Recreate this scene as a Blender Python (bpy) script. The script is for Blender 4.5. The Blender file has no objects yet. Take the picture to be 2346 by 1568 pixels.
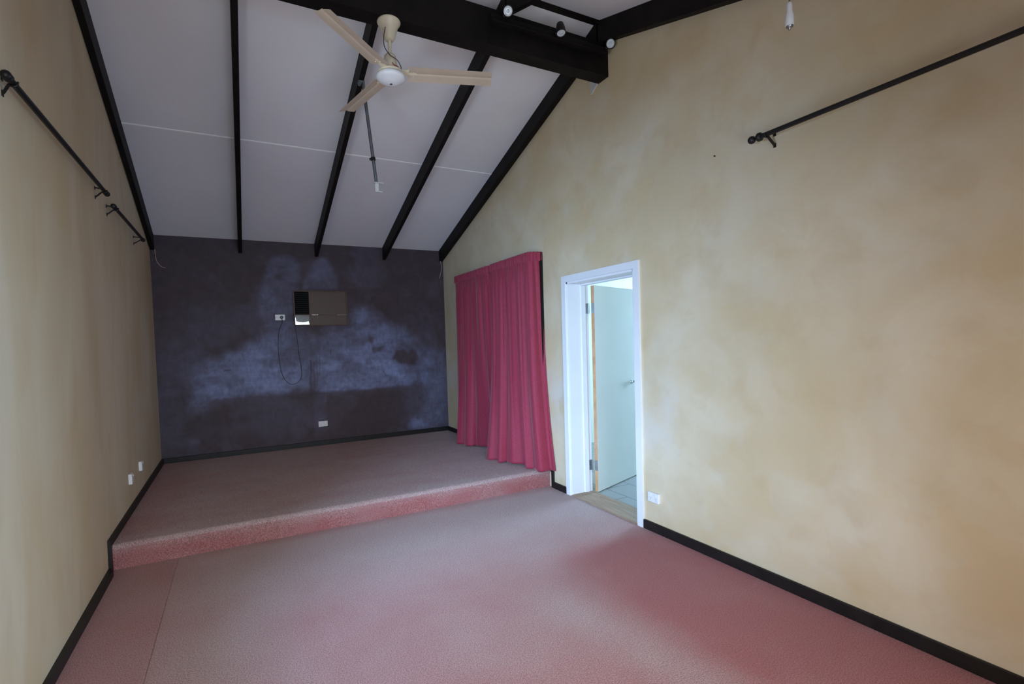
import bpy, bmesh, math, random
import numpy as np
from mathutils import Vector, Matrix

C = bpy.context.scene.collection
random.seed(7)

# ----------------------------------------------------------------------------- dimensions (metres)
W = 3.662            # inner face of the right wall
WT = 0.24            # thickness of that wall
YF = -7.34           # front wall (behind the camera)
H0 = 2.87            # ceiling height at the back wall
SL = 1.0 / 3.0       # roof pitch
YR = -3.67           # ridge
ZP = 0.175           # raised platform
YS = -2.72           # platform front edge
DY0, DY1, DH = -3.077, -3.975, 2.04   # door opening


def zc(y):
    return H0 + SL * (-y) if y > YR else H0 + SL * (-YR) + SL * (y - YR)


def xl(y, z):        # the left wall is a little out of square
    return abs(y) * (0.004 + 0.003 * z)


# ----------------------------------------------------------------------------- mesh helpers
class MB:
    def __init__(s):
        s.v = []; s.f = []; s.sm = []

    def add(s, vs, fs, smooth=False):
        o = len(s.v)
        s.v += [tuple(p) for p in vs]
        s.f += [tuple(i + o for i in f) for f in fs]
        s.sm += [smooth] * len(fs)
        return s

    def box(s, x0, x1, y0, y1, z0, z1, bev=0.0, M=None):
        bm = bmesh.new()
        bmesh.ops.create_cube(bm, size=1)
        for v in bm.verts:
            v.co = Vector(((x0 + x1) / 2 + v.co.x * (x1 - x0), (y0 + y1) / 2 + v.co.y * (y1 - y0), (z0 + z1) / 2 + v.co.z * (z1 - z0)))
        if bev:
            bmesh.ops.bevel(bm, geom=bm.edges[:], offset=bev, segments=2, profile=0.5, affect='EDGES')
        return s.bm(bm, M)

    def bm(s, bm, M=None, smooth=False):
        bm.verts.index_update()
        bmesh.ops.recalc_face_normals(bm, faces=bm.faces[:])
        vs = [(M @ v.co if M else v.co.copy()) for v in bm.verts]
        s.add(vs, [[v.index for v in f.verts] for f in bm.faces], smooth)
        bm.free()
        return s

    def prism(s, poly, d):          # planar polygon (3D points) extruded by the vector d
        n = len(poly); d = Vector(d)
        a = [Vector(p) for p in poly]; b = [p + d for p in a]
        fs = [list(range(n))[::-1], [n + i for i in range(n)]]
        fs += [[i, (i + 1) % n, n + (i + 1) % n, n + i] for i in range(n)]
        bm = bmesh.new()
        vv = [bm.verts.new(p) for p in a + b]
        for f in fs:
            bm.faces.new([vv[i] for i in f])
        return s.bm(bm)

    def lathe(s, prof, org, axis=(0, 0, 1), n=32, smooth=True, cap=True):
        axis = Vector(axis).normalized()
        q = Vector((0, 0, 1)).rotation_difference(axis)
        org = Vector(org)
        vs = []; fs = []
        for r, h in prof:
            for k in range(n):
                a = 2 * math.pi * k / n
                vs.append(org + q @ Vector((r * math.cos(a), r * math.sin(a), h)))
        m = len(prof)
        for i in range(m - 1):
            for k in range(n):
                k2 = (k + 1) % n
                fs.append([i * n + k, i * n + k2, (i + 1) * n + k2, (i + 1) * n + k])
        s.add(vs, fs, smooth)
        if cap:
            s.add([vs[k] for k in range(n)], [list(range(n))[::-1]])
            s.add([vs[(m - 1) * n + k] for k in range(n)], [list(range(n))])
        return s

    def ball(s, c, r, sq=(1, 1, 1)):
        bm = bmesh.new()
        bmesh.ops.create_uvsphere(bm, u_segments=20, v_segments=12, radius=r)
        for v in bm.verts:
            v.co = Vector(c) + Vector((v.co.x * sq[0], v.co.y * sq[1], v.co.z * sq[2]))
        return s.bm(bm, None, True)

    def tube(s, pts, r, n=10):
        pts = [Vector(p) for p in pts]
        if not isinstance(r, (list, tuple)):
            r = [r] * len(pts)
        vs = []; fs = []
        up = None
        for i, p in enumerate(pts):
            t = (pts[min(i + 1, len(pts) - 1)] - pts[max(i - 1, 0)]).normalized()
            if up is None:
                up = t.orthogonal().normalized()
            up = (up - t * up.dot(t)).normalized()
            b = t.cross(up)
            for k in range(n):
                a = 2 * math.pi * k / n
                vs.append(p + (up * math.cos(a) + b * math.sin(a)) * r[i])
        for i in range(len(pts) - 1):
            for k in range(n):
                k2 = (k + 1) % n
                fs.append([i * n + k, i * n + k2, (i + 1) * n + k2, (i + 1) * n + k])
        s.add(vs, fs, True)
        s.add([vs[k] for k in range(n)], [list(range(n))[::-1]])
        s.add([vs[-n + k] for k in range(n)], [list(range(n))])
        return s

    def build(s, name, mat, parent=None):
        off = Vector((0, 0, 0))
        p = parent
        while p is not None:
            off += p.location; p = p.parent
        me = bpy.data.meshes.new(name)
        me.from_pydata([tuple(Vector(v) - off) for v in s.v], [], s.f)
        for p_, sm in zip(me.polygons, s.sm):
            p_.use_smooth = sm
        me.materials.append(mat)
        me.update()
        o = bpy.data.objects.new(name, me)
        C.objects.link(o)
        if parent is not None:
            o.parent = parent
        return o


def spline(pts, n=8):
    pts = [Vector(p) for p in pts]
    out = []
    P = [pts[0] * 2 - pts[1]] + pts + [pts[-1] * 2 - pts[-2]]
    for i in range(1, len(P) - 2):
        for k in range(n):
            t = k / n
            a, b, c, d = P[i - 1], P[i], P[i + 1], P[i + 2]
            out.append(0.5 * ((2 * b) + (c - a) * t + (2 * a - 5 * b + 4 * c - d) * t * t + (-a + 3 * b - 3 * c + d) * t ** 3))
    out.append(pts[-1])
    return out


def tag(o, label=None, cat=None, group=None, kind=None):
    if label: o['label'] = label
    if cat: o['category'] = cat
    if group: o['group'] = group
    if kind: o['kind'] = kind
    return o


def thing(name, loc, label, cat, group=None):
    o = bpy.data.objects.new(name, None)
    C.objects.link(o)
    o.location = loc
    o.empty_display_size = 0.1
    return tag(o, label, cat, group)


def struct(o):
    o['kind'] = 'structure'
    return o


# ----------------------------------------------------------------------------- node helpers
class NT:
    def __init__(s, name):
        s.m = bpy.data.materials.new(name)
        s.m.use_nodes = True
        s.t = s.m.node_tree
        s.b = s.t.nodes['Principled BSDF']

    def n(s, typ, **kw):
        nd = s.t.nodes.new(typ)
        for k, v in kw.items():
            setattr(nd, k, v)
        return nd

    def l(s, a, b):
        s.t.links.new(a, b)

    def coord(s, scale=(1, 1, 1), rot=(0, 0, 0), loc=(0, 0, 0)):
        t = s.n('ShaderNodeTexCoord'); m = s.n('ShaderNodeMapping')
        s.l(t.outputs['Object'], m.inputs['Vector'])
        m.inputs['Scale'].default_value = scale
        m.inputs['Rotation'].default_value = rot
        m.inputs['Location'].default_value = loc
        return m.outputs['Vector']

    def noise(s, vec, scale, detail=4, rough=0.55, dist=0.0):
        nd = s.n('ShaderNodeTexNoise')
        nd.inputs['Scale'].default_value = scale
        nd.inputs['Detail'].default_value = detail
        nd.inputs['Roughness'].default_value = rough
        nd.inputs['Distortion'].default_value = dist
        s.l(vec, nd.inputs['Vector'])
        return nd.outputs['Fac']

    def ramp(s, fac, a, b, smooth=True):     # remap fac a..b to 0..1
        nd = s.n('ShaderNodeMapRange')
        nd.interpolation_type = 'SMOOTHSTEP' if smooth else 'LINEAR'
        nd.inputs['From Min'].default_value = a
        nd.inputs['From Max'].default_value = b
        s.l(fac, nd.inputs['Value'])
        return nd.outputs['Result']

    def math(s, op, a, b=None):
        nd = s.n('ShaderNodeMath', operation=op)
        for i, x in enumerate((a, b)):
            if x is None: continue
            if isinstance(x, (int, float)): nd.inputs[i].default_value = x
            else: s.l(x, nd.inputs[i])
        return nd.outputs[0]

    def mix(s, fac, a, b, mode='MIX'):
        nd = s.n('ShaderNodeMix', data_type='RGBA', blend_type=mode)
        if isinstance(fac, (int, float)): nd.inputs['Factor'].default_value = fac
        else: s.l(fac, nd.inputs['Factor'])
        for key, x in (('A', a), ('B', b)):
            sock = [i for i in nd.inputs if i.name == key and i.type == 'RGBA'][0]
            if isinstance(x, tuple): sock.default_value = (*x, 1)
            else: s.l(x, sock)
        return [o for o in nd.outputs if o.type == 'RGBA'][0]

    def col(s, c):
        if isinstance(c, tuple): s.b.inputs['Base Color'].default_value = (*c, 1)
        else: s.l(c, s.b.inputs['Base Color'])

    def bump(s, h, strength=0.3, dist=0.01):
        nd = s.n('ShaderNodeBump')
        nd.inputs['Strength'].default_value = strength
        nd.inputs['Distance'].default_value = dist
        s.l(h, nd.inputs['Height'])
        s.l(nd.outputs['Normal'], s.b.inputs['Normal'])

    def set(s, **kw):
        for k, v in kw.items():
            s.b.inputs[k.replace('_', ' ')].default_value = v
        return s


def srgb(r, g, b):
    f = lambda c: (c / 255 / 12.92) if c / 255 <= 0.04045 else ((c / 255 + 0.055) / 1.055) ** 2.4
    return (f(r), f(g), f(b))


def plain(name, col, rough=0.5, metal=0.0, var=0.12, scale=8, bump=0.0, spec=0.5):
    t = NT(name)
    v = t.coord()
    n = t.noise(v, scale, 3)
    t.col(t.mix(t.ramp(n, 0.3, 0.7), tuple(c * (1 - var) for c in col), tuple(min(1, c * (1 + var)) for c in col)))
    t.set(Roughness=rough, Metallic=metal)
    t.b.inputs['Specular IOR Level'].default_value = spec
    if bump:
        t.bump(t.noise(v, 60, 4), bump, 0.004)
    return t.m


def limewash(name, vert=1.0, patch=False):
    t = NT(name)
    v = t.coord((1, 1, vert))
    n1 = t.noise(v, 1.5, 4, 0.5, 0.4)
    n2 = t.noise(v, 4.0, 5, 0.55, 0.5)
    n3 = t.noise(v, 14, 4, 0.6, 0.6)
    base = t.mix(t.ramp(n1, 0.33, 0.68), LW_A, LW_B)
    base = t.mix(t.math('MULTIPLY', t.ramp(n2, 0.48, 0.75), 0.45), base, LW_C)
    base = t.mix(t.math('MULTIPLY', t.ramp(n3, 0.55, 0.75), 0.22), base, LW_D)
    # thin ochre trowel marks
    vd = t.coord((3.0, 3.0, 1.1 * vert), (0.6, 0.0, 0.0), (2.0, 1.0, 3.0))
    n4 = t.noise(vd, 3.2, 5, 0.6, 1.6)
    base = t.mix(t.math('MULTIPLY', t.ramp(n4, 0.62, 0.80), 0.45), base, LW_E)
    wob = t.n('ShaderNodeTexNoise'); wob.inputs['Scale'].default_value = 2.2; wob.inputs['Detail'].default_value = 5
    t.l(v, wob.inputs['Vector'])
    va = t.n('ShaderNodeVectorMath', operation='MULTIPLY_ADD')
    t.l(wob.outputs['Color'], va.inputs[0]); va.inputs[1].default_value = (.55, .55, .55); t.l(v, va.inputs[2])
    for sc_, amt, cc in ((2.6, .13, LW_C), (3.7, .12, LW_F), (5.3, .10, LW_D)):
        vo = t.n('ShaderNodeTexVoronoi', feature='F1'); vo.inputs['Scale'].default_value = sc_
        vo.inputs['Randomness'].default_value = 1.0
        t.l(va.outputs[0], vo.inputs['Vector'])
        sep = t.n('ShaderNodeSeparateColor'); t.l(vo.outputs['Color'], sep.inputs[0])
        base = t.mix(t.math('MULTIPLY', t.ramp(sep.outputs[0], 0.45, 0.9), amt), base, cc)
    n5 = t.noise(v, 2.4, 3, 0.5, 0.4)
    base = t.mix(t.math('MULTIPLY', t.ramp(n5, 0.56, 0.74), 0.30), base, LW_F)
    if patch:    # a paler rectangle of touched-up paint right of the doorway
        tc = t.n('ShaderNodeTexCoord'); sp = t.n('ShaderNodeSeparateXYZ')
        t.l(tc.outputs['Object'], sp.inputs[0])
        wob = t.math('MULTIPLY', t.math('SUBTRACT', t.noise(v, 5, 3), 0.5), 0.05)
        yy = t.math('ADD', sp.outputs['Y'], wob)
        m = t.math('MULTIPLY', t.ramp(yy, -4.41, -4.395), t.ramp(sp.outputs['Z'], 0.50, 0.75))
        m = t.math('MULTIPLY', m, t.math('SUBTRACT', 1.0, t.ramp(sp.outputs['Z'], 0.95, 1.35)))
        m = t.math('MULTIPLY', m, t.ramp(t.noise(v, 3, 4), 0.35, 0.6))
        base = t.mix(t.math('MULTIPLY', m, 0.28), base, srgb(205, 207, 214))
    t.col(base)
    t.set(Roughness=0.62)
    t.b.inputs['Specular IOR Level'].default_value = 0.35
    t.bump(t.math('ADD', n3, t.noise(v, 40, 4)), 0.12, 0.006)
    return t.m


LW_A = srgb(202, 182, 146)
LW_B = srgb(214, 200, 173)
LW_C = srgb(190, 166, 126)
LW_D = srgb(206, 186, 148)
LW_E = srgb(213, 182, 130)
LW_F = srgb(208, 204, 190)

M = {}
M['wall_r'] = limewash('limewash_wall', 1.0, True)
M['wall_l'] = limewash('limewash_wall_streaked', 0.35)
M['timber'] = plain('black_stained_timber', srgb(21, 17, 16), 0.6, 0, 0.3, 6, 0.15, 0.18)
M['skirt'] = plain('black_skirting_paint', srgb(26, 23, 22), 0.5, 0, 0.3, 9, 0, 0.35)
M['white'] = plain('white_gloss_paint', srgb(226, 228, 232), 0.35, 0, 0.02, 3)
M['joint'] = plain('pale_joint_strip', srgb(252, 250, 248), 0.5, 0, 0.01, 3)
M['leaf'] = plain('pale_door_paint', srgb(206, 210, 204), 0.75, 0, 0.02, 3, 0, 0.15)
M['woodedge'] = plain('raw_door_edge_timber', srgb(190, 145, 105), 0.6, 0, 0.12, 14)
M['plastic'] = plain('white_plastic', srgb(225, 225, 226), 0.35, 0, 0.02, 5)
M['slot'] = plain('dark_slot', srgb(60, 60, 66), 0.6, 0, 0.05, 5)
M['steel'] = plain('brushed_steel', srgb(165, 170, 176), 0.35, 0.9, 0.08, 20)
M['chrome'] = plain('bright_chrome', srgb(215, 218, 222), 0.15, 1.0, 0.03, 5)
M['galv'] = plain('galvanised_pole', srgb(120, 126, 128), 0.45, 0.5, 0.15, 20)
M['blackmetal'] = plain('black_iron', srgb(24, 22, 22), 0.45, 0.2, 0.2, 12)
M['cream'] = plain('cream_enamel', srgb(222, 210, 184), 0.3, 0, 0.03, 5)
M['blade'] = plain('beige_fan_blade', srgb(192, 174, 155), 0.5, 0, 0.05, 6)
M['fanwhite'] = plain('white_enamel', srgb(226, 226, 230), 0.3, 0, 0.02, 5)
M['wire'] = plain('dark_flex', srgb(58, 56, 58), 0.5, 0, 0.1, 10)
M['palewire'] = plain('pale_cable', srgb(190, 160, 145), 0.6, 0, 0.15, 10)
M['redwire'] = plain('red_wire', srgb(170, 35, 35), 0.5, 0, 0.1, 10)
M['lampglass'] = plain('reflector_lamp', srgb(205, 210, 216), 0.35, 0.15, 0.1, 60)
M['plaque'] = plain('pale_filler', srgb(190, 188, 186), 0.7, 0, 0.05, 8)
M['kwall'] = plain('kitchen_white', srgb(214, 218, 208), 0.6, 0, 0.03, 3)

# ceiling boards
t = NT('ceiling_board')
v = t.coord()
t.col(t.mix(t.ramp(t.noise(v, 1.5, 4), 0.3, 0.7), srgb(224, 221, 225), srgb(229, 226, 230)))
t.set(Roughness=0.75)
t.bump(t.noise(v, 120, 3), 0.06, 0.003)
M['ceil'] = t.m

# door sill timber
t = NT('worn_sill_timber')
v = t.coord((18, 1.2, 1))
t.col(t.mix(t.ramp(t.noise(v, 3, 5), 0.35, 0.7), srgb(142, 118, 98), srgb(168, 146, 124)))
t.set(Roughness=0.6)
M['sill'] = t.m

# kitchen floor tiles
t = NT('grey_floor_tiles')
tc = t.n('ShaderNodeTexCoord'); mp = t.n('ShaderNodeMapping')
t.l(tc.outputs['Object'], mp.inputs['Vector'])
mp.inputs['Location'].default_value = (0.20, 0.13, 0)
br = t.n('ShaderNodeTexBrick')
br.offset = 0.5
br.inputs['Scale'].default_value = 1.0
br.inputs['Mortar Size'].default_value = 0.004
br.inputs['Brick Width'].default_value = 0.6
br.inputs['Row Height'].default_value = 0.3
br.inputs['Color1'].default_value = (*srgb(146, 150, 150), 1)
br.inputs['Color2'].default_value = (*srgb(152, 155, 154), 1)
br.inputs['Mortar'].default_value = (*srgb(84, 88, 92), 1)
mp.inputs['Rotation'].default_value = (0, 0, math.pi / 2)
t.l(mp.outputs['Vector'], br.inputs['Vector'])
t.col(br.outputs['Color'])
t.set(Roughness=0.45)
M['tile'] = t.m

# carpet: faded loop pile, base red-pink, worn towards brown-grey where the attribute "wear" is high
t = NT('faded_red_carpet')
at = t.n('ShaderNodeAttribute'); at.attribute_name = 'wear_shade'
v = t.coord()
wear_shade = t.math('ADD', at.outputs['Fac'], t.math('MULTIPLY', t.math('SUBTRACT', t.noise(v, 2.2, 5, 0.6, 0.5), 0.5), 0.5))
c = t.mix(t.ramp(wear_shade, 0.0, 1.0, False), srgb(170, 98, 98), srgb(190, 169, 166))
pile = t.noise(v, 170, 3, 0.7)
pile2 = t.noise(v, 60, 3, 0.6)
c = t.mix(t.ramp(pile, 0.33, 0.68), t.mix(1.0, c, (0.48, 0.42, 0.43), 'MULTIPLY'), t.mix(1.0, c, (1.25, 1.22, 1.22), 'MULTIPLY'))
c = t.mix(t.math('MULTIPLY', t.ramp(pile2, 0.45, 0.75), 0.25), c, srgb(150, 96, 90))
t.col(c)
t.set(Roughness=0.95)
t.b.inputs['Specular IOR Level'].default_value = 0.1
t.b.inputs['Sheen Weight'].default_value = 0.25
t.b.inputs['Sheen Roughness'].default_value = 0.5
t.bump(t.math('ADD', pile, t.math('MULTIPLY', pile2, 0.6)), 0.9, 0.008)
M['carpet'] = t.m

# back wall: dark plum paint with chalky efflorescence (attribute "chalk") and dark scabs
t = NT('plum_wall_with_chalky_bloom')
at = t.n('ShaderNodeAttribute'); at.attribute_name = 'chalk'
v = t.coord()
f1 = t.noise(v, 7, 7, 0.65, 0.8)
f2 = t.noise(t.coord((1, 1, 0.35)), 26, 5, 0.65, 0.4)
base = t.mix(t.ramp(f1, 0.3, 0.7), srgb(63, 52, 57), srgb(72, 60, 66))
base = t.mix(t.math('MULTIPLY', t.ramp(t.noise(v, 2.3, 5, 0.6, 1.0), 0.5, 0.75), 0.5), base, srgb(88, 78, 92))
ch = t.math('MULTIPLY', at.outputs['Fac'], t.math('ADD', 0.62, t.math('MULTIPLY', t.ramp(t.math('ADD', t.math('MULTIPLY', f1, 0.6), t.math('MULTIPLY', f2, 0.4)), 0.35, 0.65), 0.5)))
c = t.mix(ch, base, srgb(134, 146, 186))
t.col(c)
t.set(Roughness=0.6)
t.b.inputs['Specular IOR Level'].default_value = 0.3
t.bump(f2, 0.12, 0.005)
M['plum'] = t.m

# curtain cloth
t = NT('crimson_curtain_cloth')
v = t.coord((1, 1, 1))
wv = t.noise(t.coord((260, 260, 40)), 1.0, 2)
wh = t.noise(t.coord((30, 30, 420)), 1.0, 2)
t.col(t.mix(t.ramp(t.math('ADD', wv, wh), 0.75, 1.25), srgb(138, 42, 62), srgb(156, 55, 77)))
t.set(Roughness=0.65)
t.b.inputs['Specular IOR Level'].default_value = 0.25
t.b.inputs['Sheen Weight'].default_value = 0.3
t.b.inputs['Sheen Roughness'].default_value = 0.4
t.bump(wh, 0.15, 0.002)
M['curtain'] = t.m

# air conditioner
t = NT('woodgrain_grille')
tc = t.n('ShaderNodeTexCoord')
wave = t.n('ShaderNodeTexWave', wave_type='BANDS', bands_direction='X')
wave.inputs['Scale'].default_value = 40
wave.inputs['Distortion'].default_value = 0.2
t.l(tc.outputs['Object'], wave.inputs['Vector'])
t.col(t.mix(wave.outputs['Fac'], srgb(66, 48, 37), srgb(92, 70, 54)))
t.set(Roughness=0.5)
M['grille'] = t.m
M['acframe'] = plain('brown_metal_trim', srgb(84, 58, 40), 0.5, 0.1, 0.15, 10)
M['acdark'] = plain('black_louvre', srgb(12, 15, 17), 0.6, 0, 0.1, 8, 0, 0.15)
M['acpanel'] = plain('dark_glossy_panel', srgb(44, 62, 76), 0.2, 0.0, 0.25, 30)
M['acpale'] = plain('pale_control_strip', srgb(215, 240, 240), 0.22, 0.85, 0.04, 10)
M['glass'] = plain('dark_glass', srgb(18, 20, 24), 0.1, 0, 0.1, 3)

# ----------------------------------------------------------------------------- numpy noise
def vnoise(x, y, seed):
    xi = np.floor(x).astype(int); yi = np.floor(y).astype(int)
    xf = x - xi; yf = y - yi
    def h(a, b):
        n = (a * 374761393 + b * 668265263 + seed * 974634777) & 0xffffffff
        n = ((n ^ (n >> 13)) * 1274126177) & 0xffffffff
        return ((n ^ (n >> 16)) & 0xffff) / 65535.0
    u = xf * xf * (3 - 2 * xf); w = yf * yf * (3 - 2 * yf)
    return (h(xi, yi) * (1 - u) + h(xi + 1, yi) * u) * (1 - w) + (h(xi, yi + 1) * (1 - u) + h(xi + 1, yi + 1) * u) * w


def fbm(x, y, seed, oct=5):
    s = 0; a = 0.5; tot = 0
    for k in range(oct):
        s = s + a * vnoise(x * 2 ** k, y * 2 ** k, seed + k); tot += a; a *= 0.55
    return s / tot


def sdist(X, Z, poly):
    d = np.full(X.shape, 1e9); inside = np.zeros(X.shape, bool)
    n = len(poly)
    for i in range(n):
        ax, az = poly[i]; bx, bz = poly[(i + 1) % n]
        ex, ez = bx - ax, bz - az
        tt = np.clip(((X - ax) * ex + (Z - az) * ez) / (ex * ex + ez * ez + 1e-12), 0, 1)
        d = np.minimum(d, np.hypot(X - ax - tt * ex, Z - az - tt * ez))
        cond = ((az > Z) != (bz > Z))
        with np.errstate(divide='ignore', invalid='ignore'):
            xi = ax + (Z - az) * ex / (ez if ez != 0 else 1e-12)
        inside ^= (cond & (X < xi))
    return np.where(inside, -d, d)


def sstep(a, b, x):
    q = np.clip((x - a) / (b - a), 0, 1)
    return q * q * (3 - 2 * q)


# ----------------------------------------------------------------------------- back wall
nx, nz = 300, 236
gx = np.linspace(0, W, nx); gz = np.linspace(0, H0, nz)
X, Z = np.meshgrid(gx, gz)
wx = X + (fbm(X * 3, Z * 3, 11) - .5) * .30 + (fbm(X * 14, Z * 14, 5) - .5) * .07
wz = Z + (fbm(X * 3, Z * 3, 23) - .5) * .22 + (fbm(X * 14, Z * 14, 9) - .5) * .06
lx = X + (fbm(X * 8, Z * 8, 31) - .5) * .06
lz = Z + (fbm(X * 8, Z * 8, 41) - .5) * .05
ST = [  # polygon, strength, edge softness, warped
    ([(0.37, 0.8), (0.35, 1.1), (0.56, 1.33), (0.79, 1.48), (0.93, 1.59), (1.08, 1.67), (1.32, 1.76), (1.53, 1.76), (1.8, 1.67), (2.08, 1.77), (2.26, 1.94), (2.28, 2.02), (2.6, 1.89), (2.86, 1.69), (2.9, 1.49), (2.82, 1.29), (3.05, 1.16), (3.16, 1.02), (3.06, 0.89), (2.92, 0.84), (2.38, 0.85), (1.77, 0.94), (1.47, 0.93), (1.01, 0.91), (0.57, 0.89), (0.55, 0.8)], 0.36, 0.10, 1),
    ([(2.5, 1.75), (2.75, 1.78), (2.95, 1.72), (3.2, 1.52), (3.36, 1.40), (3.40, 1.15), (3.25, 1.0), (2.8, 1.0), (2.5, 1.2)], 0.30, 0.12, 1),
    ([(0.40, 0.94), (0.45, 1.11), (0.63, 1.29), (0.79, 1.4), (1.04, 1.49), (1.32, 1.42), (1.45, 1.29), (1.6, 1.24), (1.61, 1.03), (1.46, 0.96), (0.87, 0.92), (0.56, 0.9), (0.49, 0.82)], 0.50, 0.09, 1),
    ([(1.81, 1.42), (1.99, 1.43), (2.26, 1.44), (2.46, 1.57), (2.63, 1.43), (2.76, 1.34), (2.84, 1.2), (3.07, 1.05), (3.02, 0.92), (2.38, 0.87), (1.92, 0.91), (1.79, 0.96)], 0.52, 0.07, 1),
    ([(1.14, 2.16), (1.2, 2.4), (1.25, 2.56), (1.32, 2.66), (1.44, 2.7), (1.55, 2.67), (1.62, 2.59), (1.64, 2.41), (1.6, 2.33), (1.51, 1.78), (1.23, 1.78), (1.13, 1.94)], 0.22, 0.05, 0),
    ([(1.69, 2.37), (1.77, 2.48), (1.84, 2.64), (1.93, 2.7), (2.0, 2.65), (2.06, 2.53), (2.11, 2.38), (2.09, 2.29), (1.67, 2.28)], 0.26, 0.045, 0),
    ([(2.24, 2.06), (2.41, 2.07), (2.6, 1.89), (2.64, 1.74), (2.46, 1.65), (2.25, 1.77)], 0.24, 0.10, 1),
    ([(3.19, 1.16), (3.44, 1.4), (3.62, 1.42), (3.62, 0.9), (3.59, 0.36), (3.43, 0.3), (3.14, 0.29), (3.27, 0.55), (3.2, 0.84)], 0.22, 0.13, 1),
    ([(3.1, 0.3), (3.14, 0.45), (3.26, 0.39), (3.35, 0.31), (3.28, 0.26)], 0.45, 0.06, 1),
    ([(1.76, 0.84), (1.88, 0.83), (1.87, 0.34), (1.72, 0.34)], 0.14, 0.06, 0),
    ([(1.84, 0.85), (2.25, 0.82), (2.17, 0.74), (1.92, 0.78)], 0.16, 0.05, 1),
    ([(0.06, 1.62), (0.27, 1.62), (0.49, 1.49), (0.56, 1.37), (0.37, 1.12), (0.04, 0.94), (0.02, 1.32)], 0.13, 0.15, 1),
    ([(0.3, 0.42), (0.39, 0.42), (0.38, 0.36), (0.31, 0.36)], 0.20, 0.05, 0),
    ([(0.6, 0.32), (0.84, 0.31), (0.8, 0.26), (0.63, 0.28)], 0.22, 0.04, 1),
]
DK = [
    ([(2.84, 1.31), (2.88, 1.42), (2.99, 1.42), (3.06, 1.37), (3.11, 1.44), (3.19, 1.41), (3.21, 1.32), (3.15, 1.2), (3.05, 1.19), (2.94, 1.22)], 0.95, 0.03),
    ([(2.5, 1.65), (2.58, 1.61), (2.56, 1.51), (2.5, 1.54)], 0.85, 0.03),
    ([(2.55, 1.49), (2.7, 1.48), (2.68, 1.41), (2.58, 1.38), (2.54, 1.43)], 0.75, 0.03),
    ([(0.52, 1.53), (0.64, 1.56), (0.67, 1.5), (0.58, 1.45)], 0.8, 0.05),
    ([(2.7, 2.2), (2.88, 2.25), (3.08, 2.02), (2.96, 1.8), (2.74, 1.94)], 0.7, 0.15),
    ([(1.33, 2.44), (1.39, 2.46), (1.4, 2.38), (1.35, 2.37)], 0.6, 0.04),
]
chalk = np.zeros(X.shape)
for poly, a, so, wp in ST:
    d = sdist(wx if wp else lx, wz if wp else lz, poly)
    chalk = 1 - (1 - chalk) * (1 - a * sstep(so, -so, d))
# the bloom stops along an almost level line about 0.9 m up
edge = 0.90 + (fbm(X * 2.5, Z * 0, 77) - .5) * .06 - 0.10 * sstep(0.62, 0.40, X)
below = sstep(edge + 0.02, edge - 0.03, Z) * sstep(0.36, 0.55, X) * sstep(3.1, 2.9, X)
keep = chalk * (1 - 0.72 * below)
chalk = np.where(Z < 0.86, np.minimum(chalk, np.maximum(keep, 0.16 * (np.abs(X - 1.82) < .09))), keep)
chalk = chalk * (0.66 + 0.62 * sstep(0.28, 0.70, fbm(X * 5, Z * 9, 63, 6))) * (0.82 + 0.3 * fbm(X * 2, Z * 40, 71, 3))
chalk = chalk + 0.10 * sstep(0.5, 0.75, fbm(X * 1.6, Z * 1.6, 91, 5))
for poly, a, so in DK:
    chalk = chalk * (1 - a * sstep(so, -so, sdist(lx, lz, poly)))
for k, (xx, z0, z1) in enumerate([(1.715, .92, 1.33), (1.735, 1.16, 1.33), (1.76, .95, 1.30), (1.79, .98, 1.40), (1.83, 1.10, 1.37), (1.70, .9, 1.1)]):
    line = np.exp(-((X - xx - (fbm(X * 0, Z * 6, 100 + k) - .5) * .03) / .007) ** 2) * ((Z > z0) & (Z < z1))
    chalk = chalk * (1 - 0.7 * line)
for (xa, za, xb, zb) in [(.70, 1.245, .77, 1.25), (2.69, 1.13, 2.73, 1.06), (1.98, 1.40, 1.985, 1.45)]:
    tt = np.clip(((X - xa) * (xb - xa) + (Z - za) * (zb - za)) / ((xb - xa) ** 2 + (zb - za) ** 2), 0, 1)
    chalk = chalk * (1 - .8 * np.exp(-(np.hypot(X - xa - tt * (xb - xa), Z - za - tt * (zb - za)) / .008) ** 2))
chalk = np.clip(chalk, 0, 1)
mb = MB()
vs = [(float(a), 0.0, float(b)) for b in gz for a in gx]
fs = [(j * nx + i, j * nx + i + 1, (j + 1) * nx + i + 1, (j + 1) * nx + i) for j in range(nz - 1) for i in range(nx - 1)]
mb.add(vs, fs)
ow = mb.build('wall_back', M['plum'])
a = ow.data.attributes.new('chalk', 'FLOAT', 'POINT')
a.data.foreach_set('value', chalk.ravel().astype(np.float32))
# give the wall its thickness behind the painted face
o2 = len(ow.data.vertices)
struct(ow)
md = ow.modifiers.new('thickness', 'SOLIDIFY'); md.thickness = 0.2; md.offset = -1

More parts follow.
